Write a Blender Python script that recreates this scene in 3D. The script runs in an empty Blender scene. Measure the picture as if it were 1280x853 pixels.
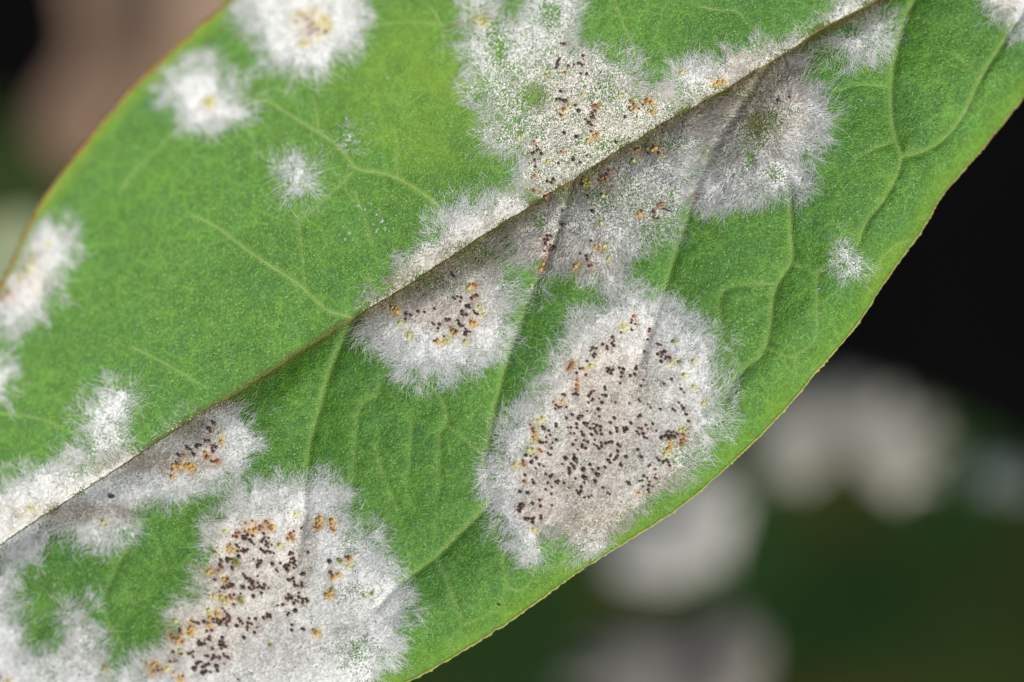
import bpy, bmesh, math, random
import numpy as np
from mathutils import Vector

# ------------------------------------------------------------------ camera, world, sun, exposure
SC = bpy.context.scene
COL = SC.collection
MM = 0.001                    # everything below is worked out in millimetres
KPX = 0.025                   # one photograph pixel on the leaf is 0.025 mm
DCAM = 150.0                  # camera to leaf, mm
rng = np.random.default_rng(7)
random.seed(7)

cam_d = bpy.data.cameras.new('camera')
cam = bpy.data.objects.new('camera', cam_d); COL.objects.link(cam)
cam.location = (0, 0, DCAM*MM)
cam.rotation_euler = (0, 0, 0)
cam_d.sensor_width = 36.0
cam_d.lens = 36.0*DCAM/(1280*KPX)
cam_d.clip_start = 0.005; cam_d.clip_end = 20.0
cam_d.dof.use_dof = True
cam_d.dof.focus_distance = (DCAM+0.15)*MM
cam_d.dof.aperture_fstop = 16.0
SC.camera = cam

SUN_AZ = math.atan2(-0.62, 0.78)          # towards the light: right and a little down in the picture
SUN_EL = math.radians(52)
world = bpy.data.worlds.new('World'); SC.world = world; world.use_nodes = True
wn = world.node_tree.nodes; wl = world.node_tree.links
wn.clear()
sky = wn.new('ShaderNodeTexSky'); sky.sky_type = 'NISHITA'; sky.sun_disc = False
sky.sun_elevation = SUN_EL
sky.sun_rotation = math.atan2(math.cos(SUN_AZ), math.sin(SUN_AZ))
bg = wn.new('ShaderNodeBackground'); bg.inputs['Strength'].default_value = 0.065
wo = wn.new('ShaderNodeOutputWorld')
wl.new(sky.outputs[0], bg.inputs[0]); wl.new(bg.outputs[0], wo.inputs[0])

sun_d = bpy.data.lights.new('sun', 'SUN'); sun_d.energy = 4.7; sun_d.angle = math.radians(0.9)
sun_d.color = (1.0, 0.96, 0.90)
sun = bpy.data.objects.new('sun', sun_d); COL.objects.link(sun)
sdir = Vector((math.cos(SUN_AZ)*math.cos(SUN_EL), math.sin(SUN_AZ)*math.cos(SUN_EL), math.sin(SUN_EL)))
sun.rotation_euler = sdir.to_track_quat('Z', 'Y').to_euler()
sun.location = sdir*0.5

SC.view_settings.view_transform = 'Standard'
SC.view_settings.look = 'None'
SC.view_settings.exposure = 0.0
SC.view_settings.gamma = 1.0
SC.view_settings.use_curve_mapping = False

# ------------------------------------------------------------------ small tools
def hx(s):
    s = s.lstrip('#'); v = [int(s[i:i+2], 16)/255 for i in (0, 2, 4)]
    return np.array([c/12.92 if c <= 0.04045 else ((c+0.055)/1.055)**2.4 for c in v])

def tag(o, label=None, cat=None, group=None, kind=None):
    if label: o['label'] = label
    if cat: o['category'] = cat
    if group: o['group'] = group
    if kind: o['kind'] = kind
    return o

def empty(name, loc=(0, 0, 0)):
    o = bpy.data.objects.new(name, None); COL.objects.link(o); o.location = loc
    o.empty_display_size = 0.002
    return o

def mesh_np(name, verts, faces, mat, parent=None, attrs=None, smooth=True):
    """verts (N,3) in mm, faces (M,3 or 4)"""
    verts = np.asarray(verts, dtype=np.float32)*MM
    faces = np.asarray(faces, dtype=np.int32)
    me = bpy.data.meshes.new(name)
    n, k = faces.shape
    me.vertices.add(len(verts)); me.vertices.foreach_set('co', verts.ravel())
    me.loops.add(n*k); me.loops.foreach_set('vertex_index', faces.ravel())
    me.polygons.add(n)
    me.polygons.foreach_set('loop_start', np.arange(0, n*k, k, dtype=np.int32))
    me.polygons.foreach_set('use_smooth', np.full(n, smooth))
    me.update(calc_edges=True)
    for an, arr in (attrs or {}).items():
        arr = np.asarray(arr, dtype=np.float32)
        if arr.ndim == 2:
            a = me.attributes.new(an, 'FLOAT_COLOR', 'POINT')
            c = np.ones((len(verts), 4), dtype=np.float32); c[:, :3] = arr
            a.data.foreach_set('color', c.ravel())
        else:
            a = me.attributes.new(an, 'FLOAT', 'POINT'); a.data.foreach_set('value', arr)
    me.materials.append(mat)
    o = bpy.data.objects.new(name, me); COL.objects.link(o)
    if parent: o.parent = parent
    return o

_lat = np.random.default_rng(3).random((256, 256)).astype(np.float32)*2-1
def vnoise(x, y, cell, seed=0):
    x = np.asarray(x)/cell + seed*17.3; y = np.asarray(y)/cell + seed*9.7
    xi = np.floor(x).astype(int); yi = np.floor(y).astype(int)
    fx = x-xi; fy = y-yi
    fx = fx*fx*(3-2*fx); fy = fy*fy*(3-2*fy)
    a = _lat[yi % 256, xi % 256]; b = _lat[yi % 256, (xi+1) % 256]
    c = _lat[(yi+1) % 256, xi % 256]; d = _lat[(yi+1) % 256, (xi+1) % 256]
    return (a*(1-fx)+b*fx)*(1-fy)+(c*(1-fx)+d*fx)*fy

def sstep(a, b, x):
    t = np.clip((np.asarray(x)-a)/(b-a), 0, 1)
    return t*t*(3-2*t)

def smooth_poly(pts, n=2):
    """Chaikin with the ends kept"""
    p = np.array(pts, dtype=float)
    for _ in range(n):
        q = np.empty((2*(len(p)-1), 2)); q[0::2] = .75*p[:-1]+.25*p[1:]; q[1::2] = .25*p[:-1]+.75*p[1:]
        p = np.vstack([p[:1], q, p[-1:]])
    return p

def seg_dist(px, py, a, b):
    ax, ay = a; bx, by = b
    dx, dy = bx-ax, by-ay; L = dx*dx+dy*dy+1e-9
    t = np.clip(((px-ax)*dx+(py-ay)*dy)/L, 0, 1)
    return np.hypot(px-ax-t*dx, py-ay-t*dy), t

# ------------------------------------------------------------------ materials
def new_mat(name):
    m = bpy.data.materials.new(name); m.use_nodes = True
    nt = m.node_tree; nt.nodes.clear()
    out = nt.nodes.new('ShaderNodeOutputMaterial')
    return m, nt, out

def N(nt, t, **kw):
    n = nt.nodes.new(t)
    for k, v in kw.items():
        if k in n.inputs: n.inputs[k].default_value = v
        else: setattr(n, k, v)
    return n

def rgba(c): return (float(c[0]), float(c[1]), float(c[2]), 1.0)

def mixcol(nt, fac, a, b, blend='MIX'):
    n = nt.nodes.new('ShaderNodeMix'); n.data_type = 'RGBA'; n.blend_type = blend
    L = nt.links
    for key, v in ((0, fac), (6, a), (7, b)):
        if hasattr(v, 'is_linked') or hasattr(v, 'links'): L.new(v, n.inputs[key])
        elif key == 0: n.inputs[0].default_value = v
        else: n.inputs[key].default_value = rgba(v)
    return n.outputs[2]

def mm_coords(nt):
    tc = N(nt, 'ShaderNodeTexCoord'); mp = N(nt, 'ShaderNodeMapping')
    mp.inputs['Scale'].default_value = (1000, 1000, 1000)
    nt.links.new(tc.outputs['Object'], mp.inputs['Vector'])
    return mp.outputs['Vector']

def blade_material(name, green, green2, dark, rough=0.42, spec=0.5, speckle=hx('#a9bd8c'), cool=hx('#48784a')):
    m, nt, out = new_mat(name); L = nt.links
    v = mm_coords(nt)
    big = N(nt, 'ShaderNodeTexNoise', Scale=0.35, Detail=3.0); L.new(v, big.inputs['Vector'])
    mid = N(nt, 'ShaderNodeTexNoise', Scale=2.2, Detail=4.0); L.new(v, mid.inputs['Vector'])
    cell = N(nt, 'ShaderNodeTexVoronoi', Scale=18.0); cell.feature = 'F1'; L.new(v, cell.inputs['Vector'])
    fine = N(nt, 'ShaderNodeTexNoise', Scale=24.0, Detail=2.0); L.new(v, fine.inputs['Vector'])
    r1 = N(nt, 'ShaderNodeMapRange'); L.new(big.outputs[0], r1.inputs[0]); r1.inputs[1].default_value = .30; r1.inputs[2].default_value = .62
    c = mixcol(nt, r1.outputs[0], green, green2)
    r2 = N(nt, 'ShaderNodeMapRange'); L.new(mid.outputs[0], r2.inputs[0]); r2.inputs[1].default_value = .35; r2.inputs[2].default_value = .7; r2.inputs[4].default_value = .45
    c = mixcol(nt, r2.outputs[0], c, dark)
    hue = N(nt, 'ShaderNodeTexNoise', Scale=.9, Detail=3.0); L.new(v, hue.inputs['Vector'])
    rh = N(nt, 'ShaderNodeMapRange'); L.new(hue.outputs[0], rh.inputs[0]); rh.inputs[1].default_value = .46; rh.inputs[2].default_value = .68; rh.inputs[4].default_value = .42
    c = mixcol(nt, rh.outputs[0], c, cool)
    # pale cell-by-cell speckle of the epidermis, its sparkle painted in
    r3 = N(nt, 'ShaderNodeMapRange'); L.new(cell.outputs['Color'], r3.inputs[0]); r3.inputs[1].default_value = .45; r3.inputs[2].default_value = 1.0; r3.inputs[4].default_value = .55
    c = mixcol(nt, r3.outputs[0], c, green2*2.1)
    r3b = N(nt, 'ShaderNodeMapRange'); L.new(fine.outputs[0], r3b.inputs[0]); r3b.inputs[1].default_value = .5; r3b.inputs[2].default_value = .75; r3b.inputs[4].default_value = .7
    c = mixcol(nt, r3b.outputs[0], c, dark*0.45)
    wn_ = N(nt, 'ShaderNodeTexWhiteNoise'); wn_.noise_dimensions = '3D'
    vs = N(nt, 'ShaderNodeTexVoronoi', Scale=9.0); L.new(v, vs.inputs['Vector'])
    lt = N(nt, 'ShaderNodeMath'); lt.operation = 'LESS_THAN'; L.new(vs.outputs['Distance'], lt.inputs[0]); lt.inputs[1].default_value = .17
    L.new(vs.outputs['Color'], wn_.inputs['Vector'])
    gt = N(nt, 'ShaderNodeMath'); gt.operation = 'GREATER_THAN'; L.new(wn_.outputs['Value'], gt.inputs[0]); gt.inputs[1].default_value = .55
    mu = N(nt, 'ShaderNodeMath'); mu.operation = 'MULTIPLY'; L.new(lt.outputs[0], mu.inputs[0]); L.new(gt.outputs[0], mu.inputs[1])
    mu2 = N(nt, 'ShaderNodeMath'); mu2.operation = 'MULTIPLY'; L.new(mu.outputs[0], mu2.inputs[0]); L.new(wn_.outputs['Value'], mu2.inputs[1])
    c = mixcol(nt, mu2.outputs[0], c, speckle)  # tiny pale specks painted for glints
    # faint reticulation of the finest veins
    ds = N(nt, 'ShaderNodeTexNoise', Scale=1.6, Detail=2.0); L.new(v, ds.inputs['Vector'])
    vm = N(nt, 'ShaderNodeVectorMath'); vm.operation = 'MULTIPLY_ADD'
    L.new(ds.outputs['Color'], vm.inputs[0]); vm.inputs[1].default_value = (.45, .45, .45); L.new(v, vm.inputs[2])
    ve = N(nt, 'ShaderNodeTexVoronoi', Scale=1.25); ve.feature = 'DISTANCE_TO_EDGE'; L.new(vm.outputs[0], ve.inputs['Vector'])
    rv = N(nt, 'ShaderNodeMapRange'); L.new(ve.outputs['Distance'], rv.inputs[0]); rv.inputs[1].default_value = .0; rv.inputs[2].default_value = .075; rv.inputs[3].default_value = 1.0; rv.inputs[4].default_value = 0.0
    mv = N(nt, 'ShaderNodeMath'); mv.operation = 'MULTIPLY'; L.new(rv.outputs[0], mv.inputs[0]); L.new(r1.outputs[0], mv.inputs[1])
    mv2 = N(nt, 'ShaderNodeMath'); mv2.operation = 'MULTIPLY'; L.new(mv.outputs[0], mv2.inputs[0]); mv2.inputs[1].default_value = .38
    c = mixcol(nt, mv2.outputs[0], c, green2*1.75)
    av = N(nt, 'ShaderNodeAttribute'); av.attribute_name = 'vein'
    c = mixcol(nt, av.outputs['Fac'], c, hx('#86a352'))
    ay = N(nt, 'ShaderNodeAttribute'); ay.attribute_name = 'yellow'
    c = mixcol(nt, ay.outputs['Fac'], c, hx('#86a326'))
    ab = N(nt, 'ShaderNodeAttribute'); ab.attribute_name = 'brown'
    c = mixcol(nt, ab.outputs['Fac'], c, hx('#5d5320'))
    p = N(nt, 'ShaderNodeBsdfPrincipled'); L.new(c, p.inputs['Base Color'])
    rr_ = N(nt, 'ShaderNodeMapRange'); L.new(hue.outputs[0], rr_.inputs[0]); rr_.inputs[1].default_value = .35; rr_.inputs[2].default_value = .65; rr_.inputs[3].default_value = rough-.12; rr_.inputs[4].default_value = rough+.14
    L.new(rr_.outputs[0], p.inputs['Roughness'])
    p.inputs['Specular IOR Level'].default_value = spec
    # bump: cells, then slightly larger puckers
    add = N(nt, 'ShaderNodeMath'); add.operation = 'MULTIPLY_ADD'
    L.new(cell.outputs['Distance'], add.inputs[0]); add.inputs[1].default_value = -0.7; L.new(fine.outputs[0], add.inputs[2])
    b1 = N(nt, 'ShaderNodeBump', Strength=0.9); b1.inputs['Distance'].default_value = 0.030*MM
    L.new(add.outputs[0], b1.inputs['Height'])
    b2 = N(nt, 'ShaderNodeBump', Strength=0.5); b2.inputs['Distance'].default_value = 0.10*MM
    L.new(mid.outputs[0], b2.inputs['Height']); L.new(b1.outputs[0], b2.inputs['Normal'])
    L.new(b2.outputs[0], p.inputs['Normal'])
    tr = N(nt, 'ShaderNodeBsdfTranslucent'); L.new(c, tr.inputs['Color'])
    mx = N(nt, 'ShaderNodeMixShader'); mx.inputs[0].default_value = 0.12
    L.new(p.outputs[0], mx.inputs[1]); L.new(tr.outputs[0], mx.inputs[2])
    L.new(mx.outputs[0], out.inputs[0])
    return m

def attr_diffuse(name, transl=0.25):
    m, nt, out = new_mat(name); L = nt.links
    a = N(nt, 'ShaderNodeAttribute'); a.attribute_name = 'tint'
    d = N(nt, 'ShaderNodeBsdfDiffuse'); L.new(a.outputs['Color'], d.inputs[0])
    t = N(nt, 'ShaderNodeBsdfTranslucent'); L.new(a.outputs['Color'], t.inputs[0])
    mx = N(nt, 'ShaderNodeMixShader'); mx.inputs[0].default_value = transl
    L.new(d.outputs[0], mx.inputs[1]); L.new(t.outputs[0], mx.inputs[2]); L.new(mx.outputs[0], out.inputs[0])
    return m

def noise_mat(name, c1, c2, scale, rough=0.6, bump=0.3, bdist=0.05, spec=0.4, transl=0.0):
    m, nt, out = new_mat(name); L = nt.links
    v = mm_coords(nt)
    n = N(nt, 'ShaderNodeTexNoise', Scale=scale, Detail=4.0); L.new(v, n.inputs['Vector'])
    r = N(nt, 'ShaderNodeMapRange'); L.new(n.outputs[0], r.inputs[0]); r.inputs[1].default_value = .35; r.inputs[2].default_value = .65
    c = mixcol(nt, r.outputs[0], np.array(c1), np.array(c2))
    p = N(nt, 'ShaderNodeBsdfPrincipled', Roughness=rough); L.new(c, p.inputs['Base Color'])
    p.inputs['Specular IOR Level'].default_value = spec
    b = N(nt, 'ShaderNodeBump', Strength=bump); b.inputs['Distance'].default_value = bdist*MM
    L.new(n.outputs[0], b.inputs['Height']); L.new(b.outputs[0], p.inputs['Normal'])
    if transl > 0:
        t = N(nt, 'ShaderNodeBsdfTranslucent'); L.new(c, t.inputs[0])
        mx = N(nt, 'ShaderNodeMixShader'); mx.inputs[0].default_value = transl
        L.new(p.outputs[0], mx.inputs[1]); L.new(t.outputs[0], mx.inputs[2]); L.new(mx.outputs[0], out.inputs[0])
    else:
        L.new(p.outputs[0], out.inputs[0])
    return m

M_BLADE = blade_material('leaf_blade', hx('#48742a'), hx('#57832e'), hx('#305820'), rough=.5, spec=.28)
M_BGLEAF = blade_material('shaded_leaf_blade', hx('#2a471c'), hx('#335221'), hx('#263417'), rough=.6, spec=.2, speckle=hx('#2a421c'), cool=hx('#1f3a22'))  # darker green than the main leaf: shade put into the colour
M_VEIN = noise_mat('vein', hx('#74934a'), hx('#8aa156'), 3.0, .5, .3, .02, transl=.1)
M_MIDRIB = noise_mat('midrib', hx('#66702e'), hx('#7d6a38'), 2.5, .5, .5, .03)
M_MARGIN = noise_mat('margin', hx('#b39a5c'), hx('#8fa24a'), 3.0, .55, .4, .03, transl=.15)
M_RUST = noise_mat('rusty_margin', hx('#9c6c36'), hx('#94923f'), 2.2, .55, .4, .03, transl=.15)
M_PETIOLE = noise_mat('petiole', hx('#6a8a36'), hx('#8a7a3c'), .5, .5, .3, .05)
M_FUZZ = attr_diffuse('mildew_threads', 0.38)
M_FELT = attr_diffuse('mildew_felt', 0.15)
M_SOIL = noise_mat('shade_dark_soil', (.0040, .0034, .0034), (.0025, .0025, .003), .08, 1.0, .6, 2.0, spec=.0)  # deep shade put into the soil colour, far blacker than real soil
M_DRY = noise_mat('dry_leaf', hx('#ad937c'), hx('#7d6653'), .10, .75, .5, .5, spec=.2)
DOTM = {
 'k': noise_mat('body_black', hx('#2e2620'), hx('#463a31'), 14, .3, .4, .02, spec=.6),
 'm': noise_mat('body_maroon', hx('#5e3c37'), hx('#4a312a'), 14, .3, .4, .02, spec=.6),
 'o': noise_mat('body_orange', hx('#a9764a'), hx('#8a5a3a'), 14, .45, .4, .02, transl=.15),
 'w': noise_mat('body_amber', hx('#d6b06c'), hx('#c69a58'), 14, .45, .4, .02, transl=.2),
 'y': noise_mat('body_yellow', hx('#dcd896'), hx('#cfca7c'), 14, .5, .4, .02, transl=.25),
 'l': noise_mat('body_olive', hx('#6f6b2e'), hx('#8a8238'), 14, .45, .4, .02),
}
DOTCOL = {'k': 'dark brown', 'm': 'maroon', 'o': 'orange', 'w': 'amber', 'y': 'pale yellow', 'l': 'olive'}

# ------------------------------------------------------------------ the leaf's shape
DIRX, DIRY = 0.849, -0.528           # along the midrib, tip to base
NRX, NRY = 0.528, 0.849              # across, towards the lower right half
MID = [(-480,958),(-380,905),(-250,836),(-120,762),(0,681),(18,668),(80,627),(133,593),(200,550),(257,512),(289,495),(340,463),(380,436),
       (422,409),(459,386),(492,367),(546,331),(620,283),(676,249),(738,211),(799,171),(855,140),(910,109),(962,78),(993,58),(1037,30),(1095,0),
       (1250,-86),(1400,-168),(1506,-226)]
LEFT = [(-480,956),(-400,875),(-310,780),(-215,670),(-130,560),(-60,467),(-20,400),(0,361),(22,316),(31,290),(61,238),(112,173),(170,105),(238,44),
        (289,0),(345,-60),(430,-140),(540,-220),(670,-285),(830,-325),(1010,-330),(1190,-300),(1350,-265),(1502,-232)]
RIGHT = [(-478,962),(-400,985),(-280,1003),(-120,1012),(50,1000),(220,965),(380,910),(510,853),(561,825),(643,774),(724,713),(792,672),(855,631),
         (925,570),(986,508),(1030,453),(1071,409),(1108,348),(1152,290),(1176,245),(1210,207),(1234,180),(1280,119),(1350,45),(1420,-30),(1475,-120),(1508,-222)]
def to_sd(p):
    p = np.asarray(p, float)
    return p[..., 0]*DIRX+p[..., 1]*DIRY, p[..., 0]*NRX+p[..., 1]*NRY
def curve_sd(pts, n=2):
    s, d = to_sd(smooth_poly(pts, n)); o = np.argsort(s)
    return s[o], d[o]
mS, mD = curve_sd(MID, 1); lS, lD = curve_sd(LEFT); rS, rD = curve_sd(RIGHT)
fM = lambda s: np.interp(s, mS, mD) + 1.3*vnoise(s, np.zeros_like(s), 19, 41) + .7*vnoise(s, np.zeros_like(s), 7, 43)
fL = lambda s: np.minimum(np.interp(s, lS, lD), fM(s)-3) + 1.3*vnoise(s, s*0, 13, 2)
fR = lambda s: np.maximum(np.interp(s, rS, rD), fM(s)+3) + (1.9*vnoise(s, s*0, 9, 5)+1.2*vnoise(s, s*0, 4, 15))*(.45+.55*vnoise(s, s*0, 60, 8))
def sd_to_px(s, d): return s*DIRX+d*NRX, s*DIRY+d*NRY

# veins, in picture pixels; first number: 2 = side vein, 1 = smaller branch
VEINS = [
 (2, [(438,401),(429,425),(415,455),(406,486),(399,514),(389,544),(383,584),(382,640),(372,700)]),
 (2, [(716,224),(700,285),(681,330),(660,375),(640,430),(622,490),(610,545),(605,575),(607,600),(612,630)]),
 (2, [(612,630),(579,662),(541,701),(504,725),(470,760)]),
 (1, [(613,634),(619,660),(627,686),(630,713),(634,733),(624,754),(606,772),(580,779),(559,805)]),
 (1, [(548,702),(556,720),(565,739),(578,778)]),
 (1, [(634,735),(654,741),(667,719),(671,706)]),
 (1, [(671,710),(698,710),(710,692)]),
 (2, [(960,80),(930,130),(900,175),(885,200),(868,245),(850,300),(835,345),(825,382),(812,420),(800,455)]),
 (2, [(1160,-30),(1142,0),(1129,27),(1115,85),(1112,129),(1118,177),(1129,195),(1122,218),(1105,251),(1081,277),(1070,312)]),
 (2, [(1290,0),(1263,37),(1244,68),(1224,99),(1207,139),(1186,170),(1156,190),(1130,196)]),
 (1, [(1116,178),(1088,187),(1071,200)]),
 (1, [(1113,109),(1085,106),(1067,107),(1050,113)]),
 (1, [(1190,68),(1207,78),(1224,97)]),
 (2, [(986,225),(988,272),(988,300),(991,329),(971,354),(965,372),(964,400),(957,435),(948,449),(929,461),(915,482),(906,500)]),
 (1, [(991,329),(1008,338),(1022,343),(1044,329)]),
 (1, [(970,355),(927,356),(903,362),(898,376),(901,414),(908,437),(929,461)]),
 (1, [(1021,343),(1021,385),(1021,421),(1011,435),(993,444),(995,472)]),
 (1, [(959,435),(983,447),(993,446)]),
 (1, [(474,480),(474,497),(450,502),(446,533),(442,561),(443,584),(439,610)]),
 (1, [(528,474),(549,493),(556,507),(559,523),(558,530),(550,537),(549,561),(550,603),(546,630)]),
 (1, [(558,530),(579,549),(603,568)]),
 (1, [(514,523),(514,558),(508,608)]),
 (2, [(443,398),(421,392),(408,389),(374,355),(340,334),(306,311),(272,283),(238,268)]),
 (1, [(372,270),(378,310),(381,355)]),
 (2, [(585,300),(560,270),(535,245),(495,221),(471,215),(443,213),(431,189),(398,165),(361,143),(330,123),(309,128)]),
 (1, [(330,123),(337,88)]), (1, [(398,165),(396,134),(391,120)]), (1, [(496,221),(497,177),(492,157)]),
 (1, [(443,213),(422,235),(398,256),(378,275)]), (1, [(312,162),(321,183),(315,207)]),
 (1, [(600,36),(577,32),(556,32),(520,27),(489,29),(452,34)]),
 (1, [(538,8),(553,31),(556,55),(553,75)]),
 (1, [(765,-8),(775,20),(792,61),(806,78),(826,86)]),
 (1, [(0,517),(44,521),(75,533),(97,544)]),
 (1, [(165,434),(204,453),(245,477),(262,487)]),
 (1, [(870,7),(901,14),(921,12),(932,27),(952,46)]),
 (1, [(443,240),(452,262),(462,290),(466,305)]),
 (1, [(180,655),(167,674),(149,703),(136,730),(129,750),(122,762)]),
 (1, [(124,760),(133,768),(138,784),(156,809)]),
 (1, [(158,739),(172,757)]), (1, [(195,674),(210,717)]),
 (1, [(150,240),(165,215),(200,185),(225,160)]),
 (1, [(1138,300),(1118,306),(1100,325),(1090,350)]),
 (1, [(470,560),(480,600),(500,640)]),
]
VEINS = [(k, smooth_poly(p, 2)) for k, p in VEINS]

# raster (2 px) of vein distance over the leaf
RX0, RY0, RST = -560, -400, 2
RW, RH = 1060, 730
gx = RX0+RST*np.arange(RW); gy = RY0+RST*np.arange(RH)
vdist = np.full((RH, RW), 90.0); vgroove = np.zeros((RH, RW)); vline = np.zeros((RH, RW))
for kind, pl in VEINS:
    n = len(pl)-1
    for i in range(n):
        a, b = pl[i], pl[i+1]
        x0 = int((min(a[0], b[0])-92-RX0)/RST); x1 = int((max(a[0], b[0])+92-RX0)/RST)
        y0 = int((min(a[1], b[1])-92-RY0)/RST); y1 = int((max(a[1], b[1])+92-RY0)/RST)
        x0, y0 = max(x0, 0), max(y0, 0)
        X, Y = np.meshgrid(gx[x0:x1], gy[y0:y1])
        dd, t = seg_dist(X, Y, a, b)
        fade = 1-0.45*((i+t)/n) if kind == 2 else 0.62-0.25*((i+t)/n)
        sub = np.s_[y0:y1, x0:x1]
        vdist[sub] = np.minimum(vdist[sub], dd + (0 if kind == 2 else 38))
        w = 4.5 if kind == 2 else 3.2
        vgroove[sub] = np.maximum(vgroove[sub], fade*np.exp(-(dd/w)**2))
        vline[sub] = np.maximum(vline[sub], fade*np.exp(-(dd/(3.4 if kind == 2 else 2.6))**2))

def rsample(R, x, y):
    u = np.clip((np.asarray(x)-RX0)/RST, 0, RW-1.001); v = np.clip((np.asarray(y)-RY0)/RST, 0, RH-1.001)
    i = u.astype(int); j = v.astype(int); fu = u-i; fv = v-j
    return (R[j, i]*(1-fu)+R[j, i+1]*fu)*(1-fv)+(R[j+1, i]*(1-fu)+R[j+1, i+1]*fu)*fv

def height(x, y):
    """leaf surface height in mm above the plane of focus, at picture pixel x, y"""
    x = np.asarray(x, float); y = np.asarray(y, float)
    s = x*DIRX+y*DIRY; d = x*NRX+y*NRY-fM(s)
    w = np.clip(fR(s)-fM(s), 20, None)
    right = d > 0
    ad = np.abs(d)*KPX                                     # mm from the midrib
    zr = 0.40*(1-np.exp(-ad/0.9)) - 0.40 + 0.02*ad
    edge = np.clip((d-(w-75))/75, 0, 1.2)
    zr = zr - 0.75*edge**2
    lean = 0.10 + 0.20*sstep(350, -250, s)
    zl = -0.40 + lean*ad + 0.024*ad**2
    wl_ = np.clip(fM(s)-fL(s), 20, None)
    el = np.clip((-d-(wl_-70))/70, 0, 1.2)
    zl = zl - 0.35*el**2
    z = np.where(right, zr, zl)
    # along its length the blade lifts a little at the tip and sinks towards the base
    z = z + 1.3*np.clip((60-s)/430, 0, 3)**2*0.8 - 1.6*np.clip((s-560)/420, 0, 2.5)**2*0.6
    vd = rsample(vdist, x, y)
    b = np.clip(vd/60, 0, 1)
    amp = np.where(right, 0.24, 0.10)*sstep(0, 40, np.abs(d))*sstep(0, 60, w-d)
    z = z + amp*(1-(1-b)**2)
    z = z - np.where(right, 0.085, 0.045)*rsample(vgroove, x, y)
    z = z + 0.05*vnoise(x, y, 38, 1) + 0.020*vnoise(x, y, 13, 4) + 0.007*vnoise(x, y, 5, 6)
    return z

def pos(x, y, z):
    f = (DCAM-z)/DCAM
    return np.stack([(x-640)*KPX*f, (426.5-y)*KPX*f, np.asarray(z)+0*f], -1)
def on_leaf(x, y, lift=0.0):
    return pos(np.asarray(x, float), np.asarray(y, float), height(x, y)+lift)

def tube(path, radii, sides=6):
    """path (n,3) mm -> verts, quads; closed ends by tapering"""
    path = np.asarray(path, float); n = len(path)
    tg = np.gradient(path, axis=0); tg /= np.linalg.norm(tg, axis=1)[:, None]+1e-12
    up = np.tile(np.array([0, 0, 1.0]), (n, 1))
    steep = np.abs(tg[:, 2]) > .95; up[steep] = (1, 0, 0)
    a = np.cross(tg, up); a /= np.linalg.norm(a, axis=1)[:, None]; b = np.cross(a, tg)
    ang = np.linspace(0, 2*np.pi, sides, endpoint=False)
    ring = a[:, None, :]*np.cos(ang)[None, :, None]+b[:, None, :]*np.sin(ang)[None, :, None]
    v = path[:, None, :]+ring*np.asarray(radii)[:, None, None]
    i = np.arange(n-1)[:, None]*sides; j = np.arange(sides)[None, :]; j2 = (j+1) % sides
    f = np.stack([i+j, i+j2, i+sides+j2, i+sides+j], -1).reshape(-1, 4)
    return v.reshape(-1, 3), f

def resample(pl, step):
    pl = np.asarray(pl, float); L = np.r_[0, np.cumsum(np.hypot(*np.diff(pl, axis=0).T))]
    t = np.linspace(0, L[-1], max(3, int(L[-1]/step)))
    return np.stack([np.interp(t, L, pl[:, 0]), np.interp(t, L, pl[:, 1])], -1)

# ------------------------------------------------------------------ ground
gm = bmesh.new()
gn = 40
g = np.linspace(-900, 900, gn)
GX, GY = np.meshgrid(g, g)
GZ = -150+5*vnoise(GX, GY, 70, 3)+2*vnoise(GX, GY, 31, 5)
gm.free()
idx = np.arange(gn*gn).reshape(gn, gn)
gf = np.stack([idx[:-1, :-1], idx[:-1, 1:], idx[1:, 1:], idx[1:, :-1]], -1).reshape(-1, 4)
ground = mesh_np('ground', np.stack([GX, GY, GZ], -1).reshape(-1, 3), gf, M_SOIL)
tag(ground, kind='structure')

# ------------------------------------------------------------------ main leaf
leaf = empty('leaf')
tag(leaf, 'large sharp green leaf spotted with powdery mildew, lying diagonally', 'leaf')

fs = np.arange(-420, 1090, 3.2)
ss = np.r_[np.linspace(-905, -423, 60), fs, np.linspace(1093, 1388, 40)]
NL, NRr = 120, 128
tl = np.linspace(1, 0, NL, endpoint=False); tr_ = np.linspace(0, 1, NRr)
m_, l_, r_ = fM(ss), fL(ss), fR(ss)
dL = m_[:, None]+(l_-m_)[:, None]*tl[None, :]
dR = m_[:, None]+(r_-m_)[:, None]*tr_[None, :]
DD = np.hstack([dL, dR]); SS = np.repeat(ss[:, None], DD.shape[1], 1)
PX, PY = sd_to_px(SS, DD)
V = on_leaf(PX.ravel(), PY.ravel())
nr, nc = DD.shape
idx = np.arange(nr*nc).reshape(nr, nc)
F = np.stack([idx[:-1, :-1], idx[:-1, 1:], idx[1:, 1:], idx[1:, :-1]], -1).reshape(-1, 4)
x, y = PX.ravel(), PY.ravel(); s_ = SS.ravel(); d_ = DD.ravel()-fM(s_)
a_vein = rsample(vline, x, y)*0.75
edgeR = sstep(34, 4, fR(s_)-DD.ravel()); edgeL = sstep(26, 3, DD.ravel()-fL(s_))
a_yel = np.clip(0.34*edgeR*(0.7+.4*vnoise(x, y, 30, 9)) + 0.5*edgeL, 0, 1)  # yellow-green rims; the right one also paints the lit margin
chl_lit = np.exp(-(((x-545)/110)**2+((y-130)/95)**2)) + .6*np.exp(-(((x-470)/150)**2+((y-60)/60)**2)) + 0.12*(d_ < 0)*sstep(0, 120, -d_)  # chlorosis spots, plus the upper half's lit tone put into the colour
a_yel = np.clip(a_yel + 0.30*chl_lit*(0.8+.5*vnoise(x, y, 24, 11)), 0, .9)
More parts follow.
